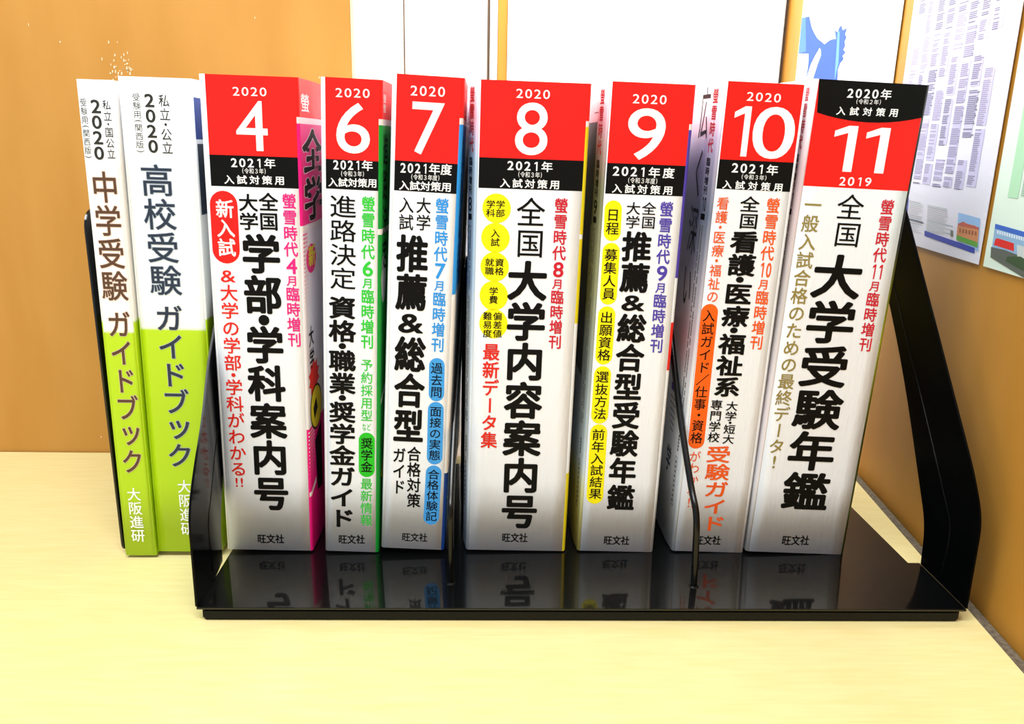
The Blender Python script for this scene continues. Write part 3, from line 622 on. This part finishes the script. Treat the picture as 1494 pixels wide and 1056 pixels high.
# ------------------------------------------------------------------ posters on the right wall
def wp(px, py, off=.0):
    """point of the right wall seen at a pixel -> (y, z) on the wall"""
    a = Vector((wallx(.3)-off, .3, 0)); n = Vector((1, -.0807, 0)).normalized(); o = Vector((0, 0, CAM_H)); d = ray(px, py)
    p = o + d*(n.dot(a-o)/n.dot(d)); return p.y, p.z
OFF = .0016
def on_wall(y, z, e): return (wallx(y)-e, y, z)
def poster(label, y0, y1, z0, z1, col, group):
    root = empty('poster', on_wall(y0, z0, OFF)); tag(root, label, 'poster', group)
    n = 10; V = []; F = []
    for e in (0, .0003):
        for j in range(n+1):
            for i in range(n+1):
                u, v = i/n, j/n; y = y0+(y1-y0)*u; z = z0+(z1-z0)*v
                V.append(Vector(on_wall(y, z, OFF-.0004+e+.0004*math.sin(v*9)*0)) - root.location)
    k = (n+1)**2
    for j in range(n):
        for i in range(n):
            q = (j*(n+1)+i, j*(n+1)+i+1, (j+1)*(n+1)+i+1, (j+1)*(n+1)+i); F.append(q); F.append(tuple(a+k for a in q[::-1]))
    for i in range(n): F.append((i, i+1, i+1+k, i+k)); F.append((n*(n+1)+i, n*(n+1)+i+1, n*(n+1)+i+1+k, n*(n+1)+i+k)); F.append((i*(n+1), (i+1)*(n+1), (i+1)*(n+1)+k, i*(n+1)+k)); F.append((i*(n+1)+n, (i+1)*(n+1)+n, (i+1)*(n+1)+n+k, i*(n+1)+n+k))
    mesh_obj('sheet', V, F, col, root)
    return root
class Pr:
    def __init__(s, root): s.root = root; s.L = {}
    def quad(s, y0, y1, z0, z1, c, part, e=.0001): s.poly([(y0, z0), (y1, z0), (y1, z1), (y0, z1)], c, part, e)
    def poly(s, pts, c, part, e=.0001):
        V, F = s.L.setdefault((part, c), ([], [])); i = len(V)
        V += [Vector(on_wall(y, z, OFF+e)) - s.root.location for y, z in pts]; F.append(tuple(range(i, i+len(pts))))
    def px(s, pts, c, part, e=.0001): s.poly([wp(*p, off=OFF) for p in pts], c, part, e)
    def done(s):
        for (part, c), (V, F) in s.L.items():
            o = mesh_obj(part, V, F, mat('poster_'+'_'.join(map(str, c)), c, .5, .3), s.root)
            if part == 'print_lines': o['kind'] = 'stuff'
PG = 'posters on the right wall'
def crop(ox, oy, sc, pts): return [(ox+x/sc, oy+y/sc) for x, y in pts]
Mp1 = mat('poster_paper', (240, 244, 246), .45, .4); Mp2 = mat('poster_paper_lilac', (226, 226, 240), .45, .4); Mp3 = mat('poster_paper_green', (222, 240, 228), .45, .4)
yl, yr = wp(1162, 100, OFF)[0], wp(1305, 100, OFF)[0]
p1 = poster('pale poster with a blue painted shape, farthest along the right wall', yl, yr, .166, .44, Mp1, PG); q = Pr(p1)
Z1 = lambda pts: crop(1130, 0, 7.47, pts)
q.px(Z1([(302, 195), (380, 178), (395, 250), (410, 310), (440, 370), (470, 420), (520, 460), (545, 482), (600, 440), (640, 425), (668, 425), (665, 380), (655, 330), (690, 350), (705, 300), (730, 275), (745, 330), (790, 305), (770, 370), (785, 410), (765, 450), (770, 500), (750, 540), (775, 570), (740, 610), (755, 640), (715, 690), (690, 760), (670, 1300), (300, 1300), (420, 860), (470, 700), (508, 600), (505, 540), (490, 520), (470, 560), (440, 610), (400, 690), (375, 760), (355, 835), (350, 835), (368, 700), (372, 585), (262, 585)]), (28, 84, 200), 'picture')
q.px(Z1([(300, 195), (340, 185), (345, 560), (262, 585)]), (66, 124, 216), 'picture', .00015)
q.px(Z1([(690, 350), (712, 340), (700, 690), (660, 860), (655, 860)]), (90, 150, 226), 'picture', .00015)
q.px(Z1([(790, 470), (980, 200), (970, 850), (720, 860), (790, 640)]), (224, 246, 246), 'picture', .00012)
q.px(Z1([(1270, 0), (1312, 0), (1222, 880), (1190, 880)]), (250, 232, 246), 'picture', .00012)
q.done()
yl2 = wp(1318, 115, OFF)[0]; yr2 = wp(1427, 386, OFF)[0]; zb = wp(1427, 386, OFF)[1]
p2 = poster('lilac tinted poster with columns of tiny print and a photo of an orange building', yl2, yr2, zb, .44, Mp2, PG); q = Pr(p2)
W2 = yr2-yl2
def columns(q, y0, y1, z0, z1, ncol, cols, seed, dens=.8):
    random.seed(seed)
    for k in range(ncol):
        ya = y0+(y1-y0)*k/ncol; wcol = (y1-y0)/ncol; z = z1
        while z > z0:
            if random.random() < .12: z -= random.uniform(.004, .012); continue
            run = random.uniform(.010, .040); c = random.choice(cols); a = random.uniform(.45, .9); zz = z; q.quad(ya+wcol*.05, ya+wcol*.80, max(z0, z-run), z, tuple(min(255, v+58) for v in cols[1]), 'print_lines', .00005)
            while zz > max(z0, z-run):
                if random.random() < dens: q.quad(ya+wcol*.06, ya+wcol*(.06+a*random.uniform(.7, 1)), zz-.00062, zz, c, 'print_lines')
                zz -= .00105
            z -= run+.002
columns(q, yl2+W2*.07, yr2-W2*.10, .207, .43, 8, [(120, 116, 150), (140, 136, 168), (108, 108, 136), (158, 152, 184)], 3)
q.quad(yl2+W2*.03, yl2+W2*.085, .206, .30, (186, 180, 220), 'picture', .00006)
Zd = lambda pts: crop(1300, 200, 4.593, pts)
q.px(Zd([(452, 505), (598, 545), (585, 765), (440, 690)]), (150, 190, 236), 'picture', .0001)
q.px(Zd([(446, 600), (460, 575), (490, 568), (520, 588), (560, 590), (590, 615), (583, 715), (441, 660)]), (206, 138, 92), 'picture', .00014)
q.px(Zd([(450, 580), (488, 565), (490, 572), (590, 605), (590, 620), (450, 590)]), (190, 96, 80), 'picture', .00018)
for k in range(6): q.px(Zd([(460+k*21, 610+k*4), (470+k*21, 612+k*4), (469+k*21, 640+k*4), (459+k*21, 637+k*4)]), (150, 92, 70), 'picture', .00022)
q.px(Zd([(441, 655), (583, 705), (582, 740), (440, 690)]), (92, 160, 62), 'picture', .0002)
q.px(Zd([(226, 626), (562, 742), (560, 780), (224, 660)]), (44, 66, 176), 'picture', .0001)
q.px(Zd([(104, 405), (120, 408), (105, 555), (92, 560)]), (66, 78, 186), 'picture', .0001)
random.seed(9)
for k in range(16):
    y = 425+k*13
    for a0 in (125, 245): 
        L_ = random.uniform(60, 95) if a0 == 125 else random.uniform(110, 185)
        if a0 == 245 and k > 13: continue
        q.px(Zd([(a0-k*.8, y+(a0-125)*.22), (a0+L_-k*.8, y+(a0+L_-125)*.22), (a0+L_-k*.8, y+5+(a0+L_-125)*.22), (a0-k*.8, y+5+(a0-125)*.22)]), random.choice([(196, 206, 204), (176, 184, 190), (206, 200, 206)]), 'print_lines', .0001)
q.px(Zd([(110, 540), (218, 570), (218, 580), (110, 552)]), (90, 98, 120), 'picture', .00012)
q.px(Zd([(400, 622), (418, 627), (416, 668), (398, 662)]), (110, 120, 110), 'picture', .00012)
q.done()
yl3 = wp(1434, 388, OFF)[0]; yr3 = yl3-.15; zb3 = wp(1434, 388, OFF)[1]
p3 = poster('green tinted poster with a red building photo, nearest on the right wall', yl3, yr3, zb3, .44, Mp3, PG); q = Pr(p3)
W3 = yr3-yl3
columns(q, yl3+W3*.16, yr3-W3*.05, .208, .43, 8, [(118, 150, 130), (130, 156, 146), (108, 128, 118), (150, 184, 162)], 5)
q.quad(yl3+W3*.085, yl3+W3*.15, .206, .43, (176, 222, 186), 'picture', .00006)
q.px(Zd([(700, 580), (1000, 664), (1000, 1010), (668, 805)]), (140, 178, 214), 'picture', .0001)
q.px(Zd([(700, 580), (1000, 664), (1000, 700), (697, 612)]), (60, 104, 196), 'picture', .00014)
q.px(Zd([(703, 680), (720, 678), (825, 712), (826, 765), (690, 722)]), (214, 44, 40), 'picture', .00016)
q.px(Zd([(845, 720), (1000, 765), (1000, 850), (848, 800)]), (196, 206, 206), 'picture', .00016)
q.px(Zd([(672, 735), (760, 755), (880, 800), (1000, 860), (1000, 1010), (668, 805)]), (92, 98, 92), 'picture', .00015)
q.px(Zd([(780, 800), (870, 800), (1000, 880), (1000, 960), (770, 830)]), (60, 84, 56), 'picture', .0002)
random.seed(2)
for k in range(12): x = 712+k*16; q.px(Zd([(x, 622+k*4.4), (x+10, 625+k*4.4), (x+10, 650+k*4.4), (x, 646+k*4.4)]), (220, 232, 246), 'picture', .00018)
q.done()
